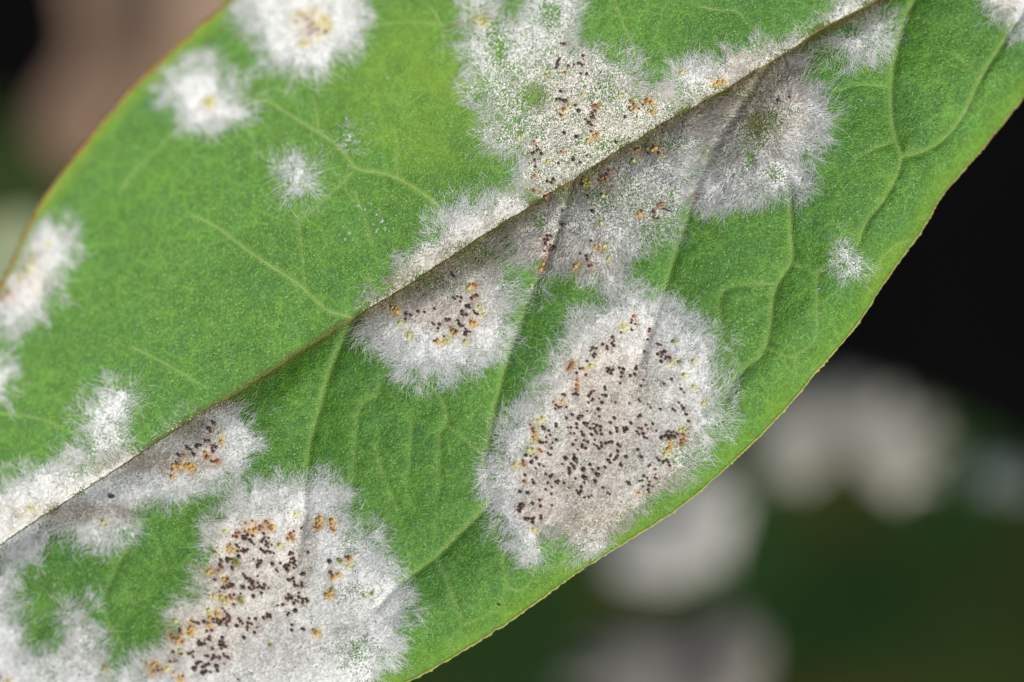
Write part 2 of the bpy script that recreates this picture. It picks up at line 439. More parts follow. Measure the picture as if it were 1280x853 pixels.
a_brn = np.exp(-(d_/5.0)**2)*0.45 + 0.6*np.exp(-(((x-570)/14)**2+((y-32)/3)**2)) \
      + sstep(3.5, 0, fR(s_)-DD.ravel())*.35 \
      + .75*np.exp(-(((x-942)/26)**2+((y-150)/34)**2))*sstep(0, 12, d_)
a_brn = np.clip(a_brn + .75*np.exp(-((d_-5)/7.0)**2)*sstep(560, 860, s_) + .30*np.exp(-((d_-4)/6.0)**2), 0, .85)  # midrib brown; the lower-side strip has its shade put into the colour
blade = mesh_np('blade', V, F, M_BLADE, leaf, {'vein': a_vein, 'yellow': a_yel, 'brown': a_brn})
so = blade.modifiers.new('thickness', 'SOLIDIFY'); so.thickness = 0.22*MM; so.offset = -1 if True else 1
# make sure the skin faces up
if blade.data.polygons[5000].normal.z < 0:
    blade.data.flip_normals()

# midrib: a thin ribbed cord sunk in the fold
mp_ = resample(np.stack(sd_to_px(np.linspace(-880, 1395, 700), fM(np.linspace(-880, 1395, 700))), -1), 5)
tt = np.linspace(0, 1, len(mp_))
rad = 0.016+0.040*np.clip((mp_[:, 0]+100)/1300, 0, 1)**2.0 + 0.012*rng.random(len(mp_))*(vnoise(mp_[:, 0], mp_[:, 1], 30, 4)+.6)
v, f = tube(on_leaf(mp_[:, 0], mp_[:, 1])+np.array([0, 0, -0.75])*rad[:, None], rad, 8)
mesh_np('midrib', v, f, M_MIDRIB, leaf)
for kind, pl in VEINS:
    q = resample(pl, 4.5); t = np.linspace(0, 1, len(q))
    r = (0.034 if kind == 2 else 0.020)*(1-0.5*t)*(0.85+.3*rng.random(len(q)))
    r[-1] = 0.003; r[0] *= .5
    c = on_leaf(q[:, 0], q[:, 1]); c[:, 2] -= r*0.62
    v, f = tube(c, r, 6)
    mesh_np('side_vein' if kind == 2 else 'veinlet', v, f, M_VEIN, leaf)
for side, fn in (('left', fL), ('right', fR)):
    sv = np.arange(-900, 1385, 3.0)
    ex, ey = sd_to_px(sv, fn(sv))
    r = 0.024+0.034*rng.random(len(sv))+0.03*(rng.random(len(sv)) > .93)
    if side == 'left': r = r*1.5
    c = on_leaf(ex, ey); c[:, 2] -= 0.07 if side == 'right' else 0.02
    v, f = tube(c, r, 6)
    mg = mesh_np('margin', v, f, M_RUST if side == 'left' else M_MARGIN, leaf)
    if side == 'left': mg['label'] = 'thin rusty orange leaf edge'
# petiole and stalk down to the soil (outside the picture)
e = on_leaf(np.array([1500.]), np.array([-222.]))[0]
pth = np.array([e, e+[3, 2, -.6], e+[7, 4.5, -3], e+[10, 6.5, -9], e+[11.5, 7.5, -25], e+[12, 8, -70], e+[12, 8, -150]])
v, f = tube(pth[:5], [.35, .5, .6, .7, .9], 10); mesh_np('petiole', v, f, M_PETIOLE, leaf)
v, f = tube(pth[4:], [.92, 1.3, 1.6], 12); mesh_np('stalk', v, f, M_PETIOLE, leaf)
# ------------------------------------------------------------------ fruiting bodies: pixel positions read off enlargements
# (x0, y0, scale): kind -> "x y x y ..." ; capital K = larger black one
DOT_SRC = [
 (640,380,7.756, {'m':"1165 160 1160 185 978 325 990 360 925 415 927 442 790 500 808 490 800 520 660 630",
   'k':"1197 197 1165 255 1062 280 972 385 990 408 882 395 785 430 765 455 823 432 733 557 630 672 718 690 925 625 950 640 985 640 930 660 965 680 965 655 1045 622 1085 635 1070 672 1060 710 1050 770 1210 605 1205 632 1193 685 1150 700",
   'o':"590 570 575 575 560 620 570 600 545 635 690 628 630 735 628 788 625 832 1180 120", 'y':"768 600 1075 215 1085 235"}),
 (760,380,7.756, {'m':"405 245 398 270 490 395 518 402 520 515 570 515 602 525 560 535", 'k':"385 345 355 465 525 475 555 465 487 490 530 490 520 562 345 740 325 795 620 733 545 778 712 828",
   'y':"615 565 830 560 740 690 830 805", 'l':"635 365 690 565"}),
 (640,480,7.756, {'k':"490 103 512 108 635 105 432 210 455 230 480 225 530 228 800 70 775 80 765 100 745 120 908 60 905 35 880 110 915 118 788 150 775 165 745 182 848 145 878 185 1140 190 730 265 845 250 588 303 660 310 683 315 648 340 850 318 998 335 958 380 430 390 430 415 545 425 575 425 632 392 632 430 705 385 735 385 728 412 792 390 825 405 862 415 800 435 762 435 815 465 862 450 775 495 870 490 680 468 693 500 570 482 607 483 960 480 1015 430 1022 465 1085 430 1110 415 1120 440 1095 460 1160 385 1225 320 1230 430 1215 465 1235 490 315 440 360 457 435 545 275 570 300 575 395 575 622 548 595 592 700 550 740 565 685 590 685 615 720 628 805 545 825 605 845 630 870 575 875 610 915 580 945 570 970 565 1035 595 1050 610 1030 655 965 685 955 705 1030 700 1010 720 940 745 955 765 990 740 1110 710 840 822 785 835 760 785 385 627 355 680 378 690 488 778 605 690 632 765 580 780 600 800 560 825 610 825 140 697 185 703 240 722 200 745 190 765 270 785 312 803",
   'K':"1060 790 905 810 695 832 525 725 615 735", 's':"968 168 1005 182 808 285 235 822", 'm':"600 103 425 245 532 335 300 420 335 520 375 500 335 565 800 590 830 485 640 640 285 660 110 745",
   'o':"400 175 180 400 210 440 215 470 270 640 110 770 120 790", 'w':"490 165 215 520 225 540", 'y':"210 640 160 640 255 355 300 335 30 780 45 790"}),
 (760,480,7.756, {'s':"300 150 315 175 390 200 415 235", 'k':"210 190 510 247 295 320 320 310 438 388 388 440 472 458 290 465 310 492 345 485 355 520 378 528 690 185 715 210 735 240 630 245 650 262 565 470 590 460 615 475 640 465 665 480 680 490 575 500 600 505 625 510 650 515 555 510 595 535 520 530 525 515 330 712 180 710 480 720 500 745 545 755 570 740 585 760 395 800 410 790 465 830 295 640",
   'm':"372 402 300 425 328 435 740 85 765 300 785 365 600 795", 'o':"735 495 710 550 735 540 715 580", 'w':"600 580 605 610 580 635", 'y':"700 455 740 430 555 680 925 190"}),
 (620,570,7.756, {'k':"487 180 548 185 530 205 285 190 358 235 370 265 508 265 545 305 585 255 610 245 487 328 540 372 238 352 312 362 710 312 715 175 775 222 860 262 785 335 800 355 830 345 830 305 810 370 860 405 905 402 930 388 1040 310 1085 360 1105 375 940 140 1000 125 915 88 360 650 545 480",
   'K':"865 215 990 185 965 252 845 135 1065 110 720 150", 'm':"600 270 665 268 225 500 245 480 260 465 215 530 235 545 240 520 225 550 250 500 270 480 360 465 425 430 435 490 300 615 325 610 360 620 375 600 440 585 442 612", 'y':"365 715", 'o':"278 250"}),
 (740,560,7.756, {'K':"360 345", 'k':"375 360 340 330 550 175 505 275 540 295 465 325 490 315 495 375 555 365 590 375 545 405 555 430 620 220 615 260 640 110 710 130 690 150 745 140 155 440 175 460", 'm':"560 330 625 300 610 290 760 180", 'o':"455 435"}),
 (240,640,7.756, {'o':"520 108 585 90 720 95 735 110 750 150 770 165 665 145 690 150 620 150 515 190 430 210 455 205 225 390 240 570 265 565 330 670 380 840 965 250 955 220 975 265 960 205 1190 150 1215 155",
   'w':"780 140 610 180 560 180 355 345 370 360 390 375 165 575 190 565 310 650 210 810 285 825 345 840 1215 80 1225 110", 'y':"150 600 850 325 320 185 1000 20",
   'm':"655 175 400 235 435 245 540 215 705 250 700 215 370 315 455 345 390 540 285 475 295 540 225 660 350 650 945 415 1055 610 595 680 355 735 340 715 310 725 410 805 370 810 940 815 1060 160",
   'k':"495 240 515 235 540 230 500 265 525 260 590 235 565 275 580 295 605 318 690 270 680 295 745 255 720 290 715 325 740 345 735 310 775 322 670 365 690 380 710 395 735 380 760 395 435 325 445 385 475 380 500 360 505 390 525 380 545 365 345 485 375 460 395 560 270 505 275 525 645 475 675 475 650 500 640 520 635 535 665 500 785 508 860 500 820 565 832 580 960 400 975 405 960 460 985 455 1000 475 955 490 985 500 940 520 915 520 895 535 915 560 930 570 1010 520 990 545 925 540 1128 395 1080 605 1095 600 500 605 515 630 525 650 545 650 570 655 565 675 585 705 600 720 560 740 580 755 605 745 640 690 635 735 660 720 680 740 705 710 700 745 675 790 640 625 745 740 505 735 490 728 400 710 370 700 385 725 320 745 290 740 270 775 475 795 940 665 965 655 985 645 990 680 1000 715 1030 720 1065 690 1070 720 1040 790 935 800 915 840 950 840 975 835 1040 830 1080 845 1110 845 990 190",
   'K':"455 435 350 465 598 822", 's':"795 405 598 458 1040 425 1075 150", 'l':"400 470 420 490 440 500 435 475 400 500 465 835 930 265"}),
 (180,745,7.9, {'m':"780 125 800 155 825 185 845 205 815 215 850 230 795 235 830 255 810 275 850 250 765 260 735 240 720 265 690 265 750 285 490 260 672 345 625 350 360 335 300 420 370 573 790 475 800 600 830 610 940 230 960 250 945 260 975 275 140 735 385 795",
   'k':"820 295 680 230 515 265 540 275 290 555 440 575 465 570 485 550 488 605 258 652 325 645 545 445 540 465 545 490 570 470 600 440 585 470 605 475 650 405 635 430 655 440 575 485 755 460 780 460 770 490 745 490 765 525 795 500 810 505 605 595 632 597 690 590 685 620 670 635 715 605 750 605 745 625 785 575 535 665 550 655 570 655 520 675 615 685 580 705 600 705 645 675 730 742 615 745 657 755 1040 225 1105 230 1030 270 1065 280 1025 310 1022 340 1115 315 1095 365 890 87 1082 8 1180 215 1190 235 1218 175 1215 210 1245 190 1250 210 930 825",
   'K':"598 262 775 415 680 525 720 698 500 722 585 768 920 298 993 418", 's':"300 625 300 650 795 675", 'o':"465 245 362 365 280 425 275 390 380 455 130 700 100 745 295 757 180 730",
   'w':"720 190 715 165 740 185 655 215 650 305 640 285 460 320 445 345 475 350 460 375 330 440 350 430 90 690 110 670 75 770 350 810 365 830", 'y':"355 545 230 715 310 250 790 60 640 140", 'l':"945 40 965 60 1245 485"}),
 (330,640,7.756, {'K':"640 485", 'k':"650 580", 'm':"635 590 660 605 795 440", 'w':"670 640 725 610 835 465 550 60 545 95 520 130 665 120 660 90 625 800 645 785 640 820", 'o':"825 450 500 150 535 145 655 160 675 180", 'y':"815 530", 'l':"745 480 725 465 600 800 655 755 1045 790 965 805"}),
 (200,640,5.33, {'w':"1035 800 1045 810", 'l':"1025 788", 'K':"905 660", 'k':"880 755 945 780 880 790 960 785 860 675 850 690 870 560 855 590 880 585 905 590 920 600 895 610 930 545 945 580 955 600 985 595 950 610 820 620 785 625 690 710 740 690 720 690"}),
 (470,330,7.756, {'k':"570 437 565 590 620 590 605 628 660 703 715 540 795 552 810 585 825 600 870 630 865 665 875 690 885 660 840 465 885 415 905 400 910 425 950 455 965 480 990 490 770 340 755 330 795 320 830 330 745 105 740 90 760 125",
   'm':"412 465 475 470 340 500 290 540 295 490 565 750 690 545 850 600 915 660 860 690 780 655 835 490 850 500 880 495 820 370 785 320 930 340 985 310", 's':"550 575",
   'o':"755 675 950 200 970 215 940 320 965 315 925 560", 'w':"600 750 740 660 920 210 925 580 960 575 195 430 185 455 205 465 160 425", 'y':"665 750 700 745 865 755 900 235 1000 415 1040 490 230 575 320 680 320 700", 'l':"730 620 750 640"}),
 (650,40,7.756, {'m':"400 112 430 118 470 330 525 318 535 322 595 310 605 325 430 670 450 672 730 765 705 790 715 815 695 830 720 835 635 850 1060 735 1075 765", 'k':"385 260 370 285 362 310 370 325 355 348 610 232 570 305 590 405 650 408 398 578 355 655 395 655 537 712 1190 708 1020 825",
   'K':"568 765", 's':"628 315 1155 745", 'o':"438 392 422 748 405 810 710 720 740 715 755 735 1075 675 1105 705 1215 660", 'w':"1110 745 1230 690", 'y':"265 415 480 715 605 610 965 615"}),
 (640,140,7.756, {'o':"485 40 820 215 805 245 215 288 218 615 215 768 480 385 1230 370 1210 370 880 640 910 630 950 580 915 660 325 830 345 815", 'm':"710 75 735 105 755 105 775 130 770 55 798 60 780 20 260 365 215 395 220 470 1010 298 930 610 380 790",
   'k':"770 190 510 205 240 335 240 375 195 405 290 408 228 533 725 425 598 445 595 468 657 490 453 500 405 655 343 672 383 690 740 822 850 670", 'K':"627 242", 'w':"735 272 800 230", 'y':"345 480 65 240 1180 475 880 815", 'l':"700 640 720 655 690 670 735 665 710 690 750 680 700 715 725 720"}),
 (650,240,6.225, {'k':"330 150 535 37 570 155 555 383 470 482 278 437 1075 207", 'K':"338 257", 'm':"235 415 240 440 230 460 215 345 240 345 195 375 220 375 200 405 190 462 520 500 525 528 540 578 945 150 1045 160 1040 145 1045 205",
   'o':"195 515 185 540 175 590 560 570 610 432 1085 95 1100 90 1075 105", 'w':"180 560 160 605 455 560 435 580 590 425 925 160 930 175", 'y':"655 420 690 520 630 240 645 30 470 740"}),
 (750,90,7.756, {'o':"455 265 430 265 375 755 580 795", 'w':"500 300 510 390 1110 120 1200 95 540 740 510 760", 'y':"790 10 1040 760", 'l':"460 745", 'k':"475 795"}),
 (150,490,6.56, {'m':"775 260 740 300 745 330 725 305 485 520 495 530 705 405 735 405 770 445 790 455 755 465 765 490 760 445 755 572 465 580", 'k':"645 440 630 455 665 440 570 470 555 460 585 475 610 515",
   'o':"525 520 695 495 710 520 705 545 720 535 805 565 780 575 795 575 430 640", 'w':"835 408 440 605 475 605 540 605 575 600 580 630 600 625 555 615 425 700 490 610", 'y':"815 350"}),
 (0,0,1, {'k':"987 122 973 126", 'w':"898 103 10 851", 'o':"869 244 10 366 3 372", 'l':"130 832", 'y':"33 340 40 330 24 348 602 26 606 30 598 22 60 305 129 653 38 635 130 838 262 131 258 127 264 125", 'm':"0 847"}),
 (300,0,3.28, {'m':"230 90 285 110 300 125 320 120 350 130 285 140 275 80", 'o':"260 60 300 95", 'w':"350 80 270 180", 'y':"360 100 340 70 255 175 300 50 235 60 320 150 365 120 330 95 345 110"}),
]
DOTS = []                                    # kind, x, y, radius px
for x0, y0, sc, groups in DOT_SRC:
    for k, txt in groups.items():
        a = np.array(txt.split(), float).reshape(-1, 2)
        for zx, zy in a:
            r = {'K': 2.9, 'k': 1.95, 's': 1.3, 'm': 1.95, 'o': 2.1, 'w': 2.6, 'y': 2.4, 'l': 2.2}[k]
            r *= random.uniform(.74, 1.24)
            if k == 'k' and random.random() < .15: k_ = 'm'
            else: k_ = k
            if sc == 3.28: r *= .9
            DOTS.append([{'K': 'k', 's': 'k'}.get(k_, k_), x0+zx/sc, y0+zy/sc, r])
keep = []                                    # drop doubles from overlapping enlargements
for dt in DOTS:
    if all((dt[1]-q[1])**2+(dt[2]-q[2])**2 > 3.2 for q in keep): keep.append(dt)
DOTS = keep
DX = np.array([q[1] for q in DOTS]); DY = np.array([q[2] for q in DOTS])

# ------------------------------------------------------------------ mildew colonies
WHITE = np.array([.94, .95, .93]); CREAM = np.array([.92, .83, .71]); BROWN = np.array([.50, .42, .32]); GREY = np.array([.78, .76, .71])
OLIVE = np.array([.34, .275, .135]); DGREY = np.array([.58, .56, .51]); TAN = np.array([.70, .63, .54]); PINK = np.array([.80, .69, .61])
# (x, y, rx, ry, colour, weight) colour of the ageing mycelium, plus the shade band painted below the midrib
TINTS = [
 (765,500,62,72,CREAM,.95),(690,600,50,45,CREAM,.6),(765,590,85,70,TAN,.6),(745,650,62,36,BROWN,.7),(675,640,22,18,PINK,.7),(820,520,50,50,GREY,.45),
 (845,580,30,30,GREY,.5),(855,545,14,14,BROWN,.4),(830,600,22,22,BROWN,.45),
 (310,720,80,70,CREAM,.55),(260,800,60,45,CREAM,.55),(350,810,80,50,GREY,.55),(440,770,35,40,GREY,.4),(385,680,12,45,BROWN,.35),
 (525,358,65,26,OLIVE,.95),(590,322,50,24,OLIVE,.85),(640,285,45,18,BROWN,.7),(720,235,60,16,OLIVE,.7),(550,390,60,24,PINK,.8),(570,360,50,30,GREY,.5),
 (690,300,60,40,GREY,.6),(690,310,35,25,PINK,.6),(745,330,40,25,CREAM,.3),(740,240,40,22,BROWN,.6),(840,160,60,14,BROWN,.55),(800,190,60,14,OLIVE,.5),
 (935,125,50,34,BROWN,.85),(945,160,36,36,OLIVE,.85),(915,178,34,44,DGREY,.9),(950,185,28,34,DGREY,.6),(790,250,80,55,GREY,.55),(830,190,60,26,DGREY,.5),(700,275,60,22,DGREY,.4),(985,130,22,45,CREAM,.55),(950,95,50,16,BROWN,.55),
 (240,570,38,26,PINK,.5),(185,578,60,15,BROWN,.7),(95,640,90,14,BROWN,.7),(235,535,30,12,OLIVE,.6),
 (715,130,80,70,CREAM,.6),(670,120,16,16,OLIVE,.8),(720,190,60,40,CREAM,.30),(800,150,50,30,CREAM,.25),
 (387,30,22,22,CREAM,.8),(262,130,10,10,CREAM,.7),(40,340,20,35,CREAM,.5),(10,370,18,14,PINK,.7),(603,26,14,10,CREAM,.7),
 (100,820,25,30,GREY,.4),(105,780,25,20,GREY,.2),(1260,5,22,15,CREAM,.35),(930,70,50,14,CREAM,.4),(840,120,60,20,CREAM,.25),(130,545,1,1,CREAM,0),
]
# (x, y, rx, ry, keep) where the growth is thin
THIN = [
 (642,343,24,18,.02),(730,372,45,18,.25),(668,120,15,15,.25),(685,16,16,16,.2),(624,60,13,26,.12),(640,8,18,14,.05),(640,120,38,40,.55),(600,105,12,16,.3),
 (640,160,30,25,.6),(760,110,16,25,.6),(945,158,20,26,.10),(937,195,7,16,.15),(968,152,12,12,.3),(905,185,30,34,.6),(968,218,12,12,.3),(945,245,40,18,.55),
 (810,295,22,20,.25),(830,260,40,30,.55),(780,250,70,40,.72),(700,355,40,18,.55),(672,278,10,8,.25),(600,320,30,14,.6),(700,690,14,22,.02),
 (440,680,16,28,.45),(445,815,25,25,.35),(440,740,22,14,.6),(130,690,30,16,.55),(70,672,26,22,.45),(130,560,22,30,.7),(100,585,26,14,.6),(172,640,20,14,.5),
 (850,585,30,50,.65),(870,560,18,16,.4),(845,620,40,14,.5),(780,660,40,18,.7),(680,450,20,30,.7),(625,520,30,14,.7),(530,352,55,16,.45),(590,312,40,14,.45),(700,245,60,12,.5),(1040,40,45,9,.15),(1000,68,30,8,.3),(800,180,70,10,.45),(910,115,50,12,.4),
 (50,800,22,22,.4),(120,800,25,25,.7),(60,840,16,14,.5),(1080,25,20,12,.8),(215,790,18,22,.5),(260,700,14,40,.6),(960,60,30,12,.7),(1000,40,30,12,.6),(880,75,30,14,.8),
]
def field(lst, x, y):
    out = np.ones_like(x)
    for cx, cy, rx, ry, k in lst:
        out *= 1-(1-k)*np.exp(-(((x-cx)/rx)**2+((y-cy)/ry)**2)**1.3)
    return out

# name, label, group, polygon, density, fringe length px
COLONIES = [
 ('white mildew star with a yellow and brown speckled centre, at the upper leaf edge', [(288,-45),(296,0),(302,28),(320,47),(335,60),(346,78),(360,85),(374,106),(380,90),(402,86),(425,70),(447,58),(453,20),(446,-20),(420,-60),(340,-75)], 1.25, 16),
 ('round white mildew spot with one small yellow centre', [(205,97),(225,84),(255,79),(283,95),(306,115),(306,138),(285,156),(255,163),(230,160),(216,140),(203,120)], 1.25, 15),
 ('small faint white mildew star on plain green leaf, without specks', [(343,200),(362,193),(380,207),(392,228),(384,242),(366,248),(354,233),(344,216)], .75, 15),
 ('tiny wispy mildew smear beside a forking vein', [(427,168),(438,163),(443,186),(439,202),(432,190)], .28, 9),
 ('thick white mildew patch hanging over the rounded leaf edge, cream centre', [(46,292),(60,279),(86,284),(91,310),(79,350),(60,384),(28,413),(6,405),(-12,412),(-16,388),(3,354),(28,312)], 1.15, 13),
 ('small blurred white mildew blob just below the thick edge patch', [(-30,455),(2,456),(15,468),(13,484),(3,496),(-28,500)], 1.0, 12),
 ('soft white mildew tuft trailing down towards the midrib near the tip', [(100,516),(120,502),(143,482),(162,487),(166,510),(154,535),(158,562),(130,578),(88,592),(86,568),(112,552),(104,532)], .85, 14),
 ('long white mildew bank along the upper side of the midrib near the tip', [(-45,628),(5,604),(30,591),(60,582),(88,574),(115,578),(150,565),(192,551),(133,590),(80,624),(18,665),(-45,705)], 1.05, 12),
 ('narrow white mildew sliver on the midrib above the maroon-speckled patch', [(192,549),(206,534),(226,516),(250,505),(261,504),(255,511),(211,541)], .9, 10),
 ('grey and white mildew patch below the midrib with maroon specks and a yellow arc', [(-45,714),(18,671),(80,631),(133,597),(200,554),(258,514),(290,500),(306,516),(321,536),(317,556),(313,578),(298,590),(270,603),(245,610),(215,620),(190,628),(168,640),(158,664),(140,688),(116,692),(92,678),(70,665),(50,678),(30,688),(0,700),(-45,725)], 1.0, 15),
 ('ragged white mildew sheet curving round a green island near the tip', [(-45,730),(-5,706),(25,692),(44,688),(36,706),(23,730),(12,746),(12,766),(32,786),(36,812),(55,818),(85,808),(80,782),(71,766),(76,752),(92,757),(110,766),(121,763),(119,790),(126,818),(136,832),(128,860),(150,905),(90,950),(-45,960)], .9, 13),
 ('broad white mildew patch crowded with black specks and an orange-yellow rim', [(264,652),(286,636),(311,614),(335,613),(356,602),(385,600),(413,607),(433,617),(437,640),(443,662),(466,666),(470,690),(488,715),(496,740),(508,756),(500,780),(490,800),(493,822),(478,833),(463,850),(450,862),(440,895),(380,922),(260,938),(180,918),(142,872),(134,845),(152,829),(176,836),(206,806),(217,770),(241,746),(261,720),(252,692),(263,668)], 1.05, 16),
 ('half-round white mildew patch under the midrib with a tan speckled centre', [(458,394),(492,370),(546,335),(600,300),(620,289),(628,318),(636,350),(640,385),(634,420),(620,444),(598,460),(575,464),(550,472),(525,468),(502,461),(483,448),(480,430),(463,424)], 1.0, 19),
 ('long smooth white mildew wedge above the midrib, almost without specks', [(453,386),(466,366),(482,350),(502,335),(517,319),(537,303),(547,279),(555,257),(572,250),(600,250),(625,244),(646,234),(666,249),(620,281),(546,329),(459,383)], 1.05, 13),
 ('large thin mildew patch above the midrib with scattered brown and orange specks', [(582,-15),(581,20),(590,45),(582,65),(589,85),(606,95),(580,118),(597,130),(616,140),(624,158),(596,176),(627,192),(651,198),(639,222),(660,238),(672,247),(738,209),(799,169),(850,140),(844,121),(815,117),(796,99),(789,79),(762,69),(735,63),(718,45),(728,15),(715,-15),(660,-20),(655,15),(640,26),(622,18),(612,-10)], .62, 16),
 ('plain white mildew strip above the midrib, narrowing towards the leaf base', [(831,98),(847,75),(870,70),(890,77),(925,70),(960,57),(990,46),(1028,20),(1048,-8),(1072,-12),(1086,-2),(1037,27),(993,55),(962,75),(855,137),(847,122)], .95, 13),
 ('grey thin mildew patch below the midrib between the tan and the olive centred patches', [(624,289),(676,253),(738,215),(799,175),(855,144),(905,114),(898,160),(883,195),(868,235),(860,260),(848,282),(828,302),(805,308),(790,318),(775,328),(770,343),(786,358),(773,368),(760,362),(745,348),(720,350),(702,347),(690,362),(673,371),(662,362),(668,345),(645,322),(632,314)], .72, 16),
 ('mildew patch below the midrib with a dark olive centre and white outer fringe', [(908,113),(962,81),(993,63),(1008,76),(1013,96),(1023,111),(1040,123),(1038,145),(1022,165),(1017,190),(1003,213),(1010,236),(994,233),(975,242),(950,256),(935,248),(910,254),(885,259),(873,259),(871,237),(889,192)], .80, 20),
 ('white mildew tuft tucked against the midrib by the leaf base', [(1016,70),(1027,57),(1055,38),(1083,20),(1106,20),(1114,38),(1108,58),(1085,66),(1065,76),(1046,68)], .95, 14),
 ('blurred white mildew patch by the leaf edge near the base', [(1218,-40),(1224,3),(1233,20),(1255,23),(1270,37),(1290,44),(1318,25),(1330,0),(1320,-45)], 1.0, 14),
 ('tiny white mildew tuft alone on green, close to the lower leaf edge', [(1048,322),(1056,306),(1065,308),(1069,325),(1073,338),(1062,337),(1049,332)], .65, 11),
 ('biggest mildew patch, round and grey-white, peppered with many black specks', [(703,430),(722,416),(718,402),(741,388),(766,368),(790,366),(815,381),(835,391),(853,389),(862,407),(877,408),(891,422),(901,451),(904,490),(896,520),(900,530),(877,540),(881,570),(867,588),(843,607),(818,627),(799,642),(770,657),(759,678),(742,694),(725,693),(720,678),(702,662),(686,672),(675,691),(656,696),(642,688),(628,660),(613,630),(609,600),(613,560),(623,533),(642,518),(666,508),(682,480),(693,455)], 1.0, 17),
]

def poly_sd(poly, X, Y):
    P = np.array(poly, float)
    P = np.vstack([P, P[:1]])
    inside = np.zeros(X.shape, bool); dist = np.full(X.shape, 1e9)
    for a, b in zip(P[:-1], P[1:]):
        dd, _ = seg_dist(X, Y, a, b); dist = np.minimum(dist, dd)
        cond = ((a[1] > Y) != (b[1] > Y))
        xi = (b[0]-a[0])*(Y-a[1])/(b[1]-a[1]+1e-12)+a[0]
        inside ^= cond & (X < xi)
    return np.where(inside, dist, -dist)

def tint_at(x, y, n):
    c = np.tile(WHITE, (len(x), 1)); mixw = .35+1.25*rng.random(len(x))
    for cx, cy, rx, ry, col, w in TINTS:
        g = np.clip(w*np.exp(-(((x-cx)/rx)**2+((y-cy)/ry)**2)**1.2)*mixw, 0, 1)
        c = c*(1-g[:, None])+col*g[:, None]
    s = x*DIRX+y*DIRY; d = x*NRX+y*NRY-fM(s)
    g = np.where(d > 0, .85*np.exp(-(d/11.0)**2)+.42*np.exp(-(d/28.0)**2), 0)[:, None]*(sstep(-300, 150, s)*mixw)[:, None]
    g = np.clip(g, 0, 1)
    c = c*(1-g)+OLIVE*1.15*g  # olive for dirty mycelium and for the shade band below the midrib
    g = np.where(d < 0, .35*np.exp(-(d/26.0)**2), 0)[:, None]
    return c*(1-g)+np.array([.92, .88, .76])*g

# spots of stained threads round the fruiting bodies
stain = {'k': (PINK, 4.5, .30), 'm': (PINK, 5.0, .6), 'o': (np.array([.78,.52,.30]), 4.5, .6), 'w': (np.array([.85,.66,.30]), 5.0, .7), 'y': (np.array([.82,.78,.40]), 5.0, .75), 'l': (np.array([.45,.42,.18]), 4.5, .6)}
SW = 1500; SH = 1000; SO = 60
st_c = np.zeros((SH, SW, 3), np.float32); st_w = np.zeros((SH, SW), np.float32)
for k, dx, dy, r in DOTS:
    col, rad, w = stain[k]
    i0, j0 = int(dx)+SO, int(dy)+SO
    if not (14 < i0 < SW-14 and 14 < j0 < SH-14): continue
    jj, ii = np.mgrid[j0-13:j0+14, i0-13:i0+14]
    g = w*np.exp(-(((ii-SO-dx)**2+(jj-SO-dy)**2)/rad**2))
    sl = np.s_[j0-13:j0+14, i0-13:i0+14]
    st_c[sl] += g[..., None]*col; st_w[sl] += g

def stain_apply(c, x, y):
    i = np.clip(x.astype(int)+SO, 0, SW-1); j = np.clip(y.astype(int)+SO, 0, SH-1)
    w = st_w[j, i]; col = st_c[j, i]/np.maximum(w, 1e-4)[:, None]
    w = np.clip(w, 0, .8)[:, None]
    return c*(1-w)+col*w

TOTAL = [0]
def fibres(x, y, ang, ln, lift0, lift1, rad, tint, name, parent, bent):
    """tapered three-sided threads lying on or lifting off the leaf"""
    n = len(x); TOTAL[0] += n
    bend = rng.normal(0, .6, n) if bent else np.zeros(n)
    x1 = x+np.cos(ang)*ln*.5; y1 = y+np.sin(ang)*ln*.5
    x2 = x1+np.cos(ang+bend)*ln*.5; y2 = y1+np.sin(ang+bend)*ln*.5
    def side(a, b): s = a*DIRX+b*DIRY; return a*NRX+b*NRY-fM(s)
    bad = (side(x, y)*side(x2, y2) < 0) & (rng.random(n) > .15)                 # never across the midrib or off the blade
    s2 = x2*DIRX+y2*DIRY; d2 = x2*NRX+y2*NRY
    bad |= (d2 > fR(s2)-3) | (d2 < fL(s2)+2)
    x1 = np.where(bad, x+(x1-x)*.25, x1); y1 = np.where(bad, y+(y1-y)*.25, y1)
    x2 = np.where(bad, x+(x2-x)*.3, x2); y2 = np.where(bad, y+(y2-y)*.3, y2)
    p0 = on_leaf(x, y, lift0); p2 = on_leaf(x2, y2, lift1)
    t = p2-p0; t /= np.linalg.norm(t, axis=1)[:, None]+1e-9
    rnd = rng.normal(size=(n, 3)); a = np.cross(t, rnd); a /= np.linalg.norm(a, axis=1)[:, None]+1e-9; b = np.cross(t, a)
    m = 7 if bent else 4
    V = np.empty((n, m, 3), np.float32)
    if bent: p1 = on_leaf(x1, y1, lift0+(lift1-lift0)*.65)
    for k in range(3):
        o = a*math.cos(k*2.0944)+b*math.sin(k*2.0944)
        V[:, k] = p0+o*rad[:, None]
        if bent: V[:, 3+k] = p1+o*(rad*.85)[:, None]
    V[:, m-1] = p2
    if bent: base = np.array([[0,1,4],[0,4,3],[1,2,5],[1,5,4],[2,0,3],[2,3,5],[3,4,6],[4,5,6],[5,3,6]])
    else: base = np.array([[0,1,3],[1,2,3],[2,0,3]])
    F = (np.arange(n)[:, None, None]*m+base[None]).reshape(-1, 3)
    return mesh_np(name, V.reshape(-1, 3), F, M_FUZZ, parent, {'tint': np.repeat(tint, m, 0)}, smooth=False)

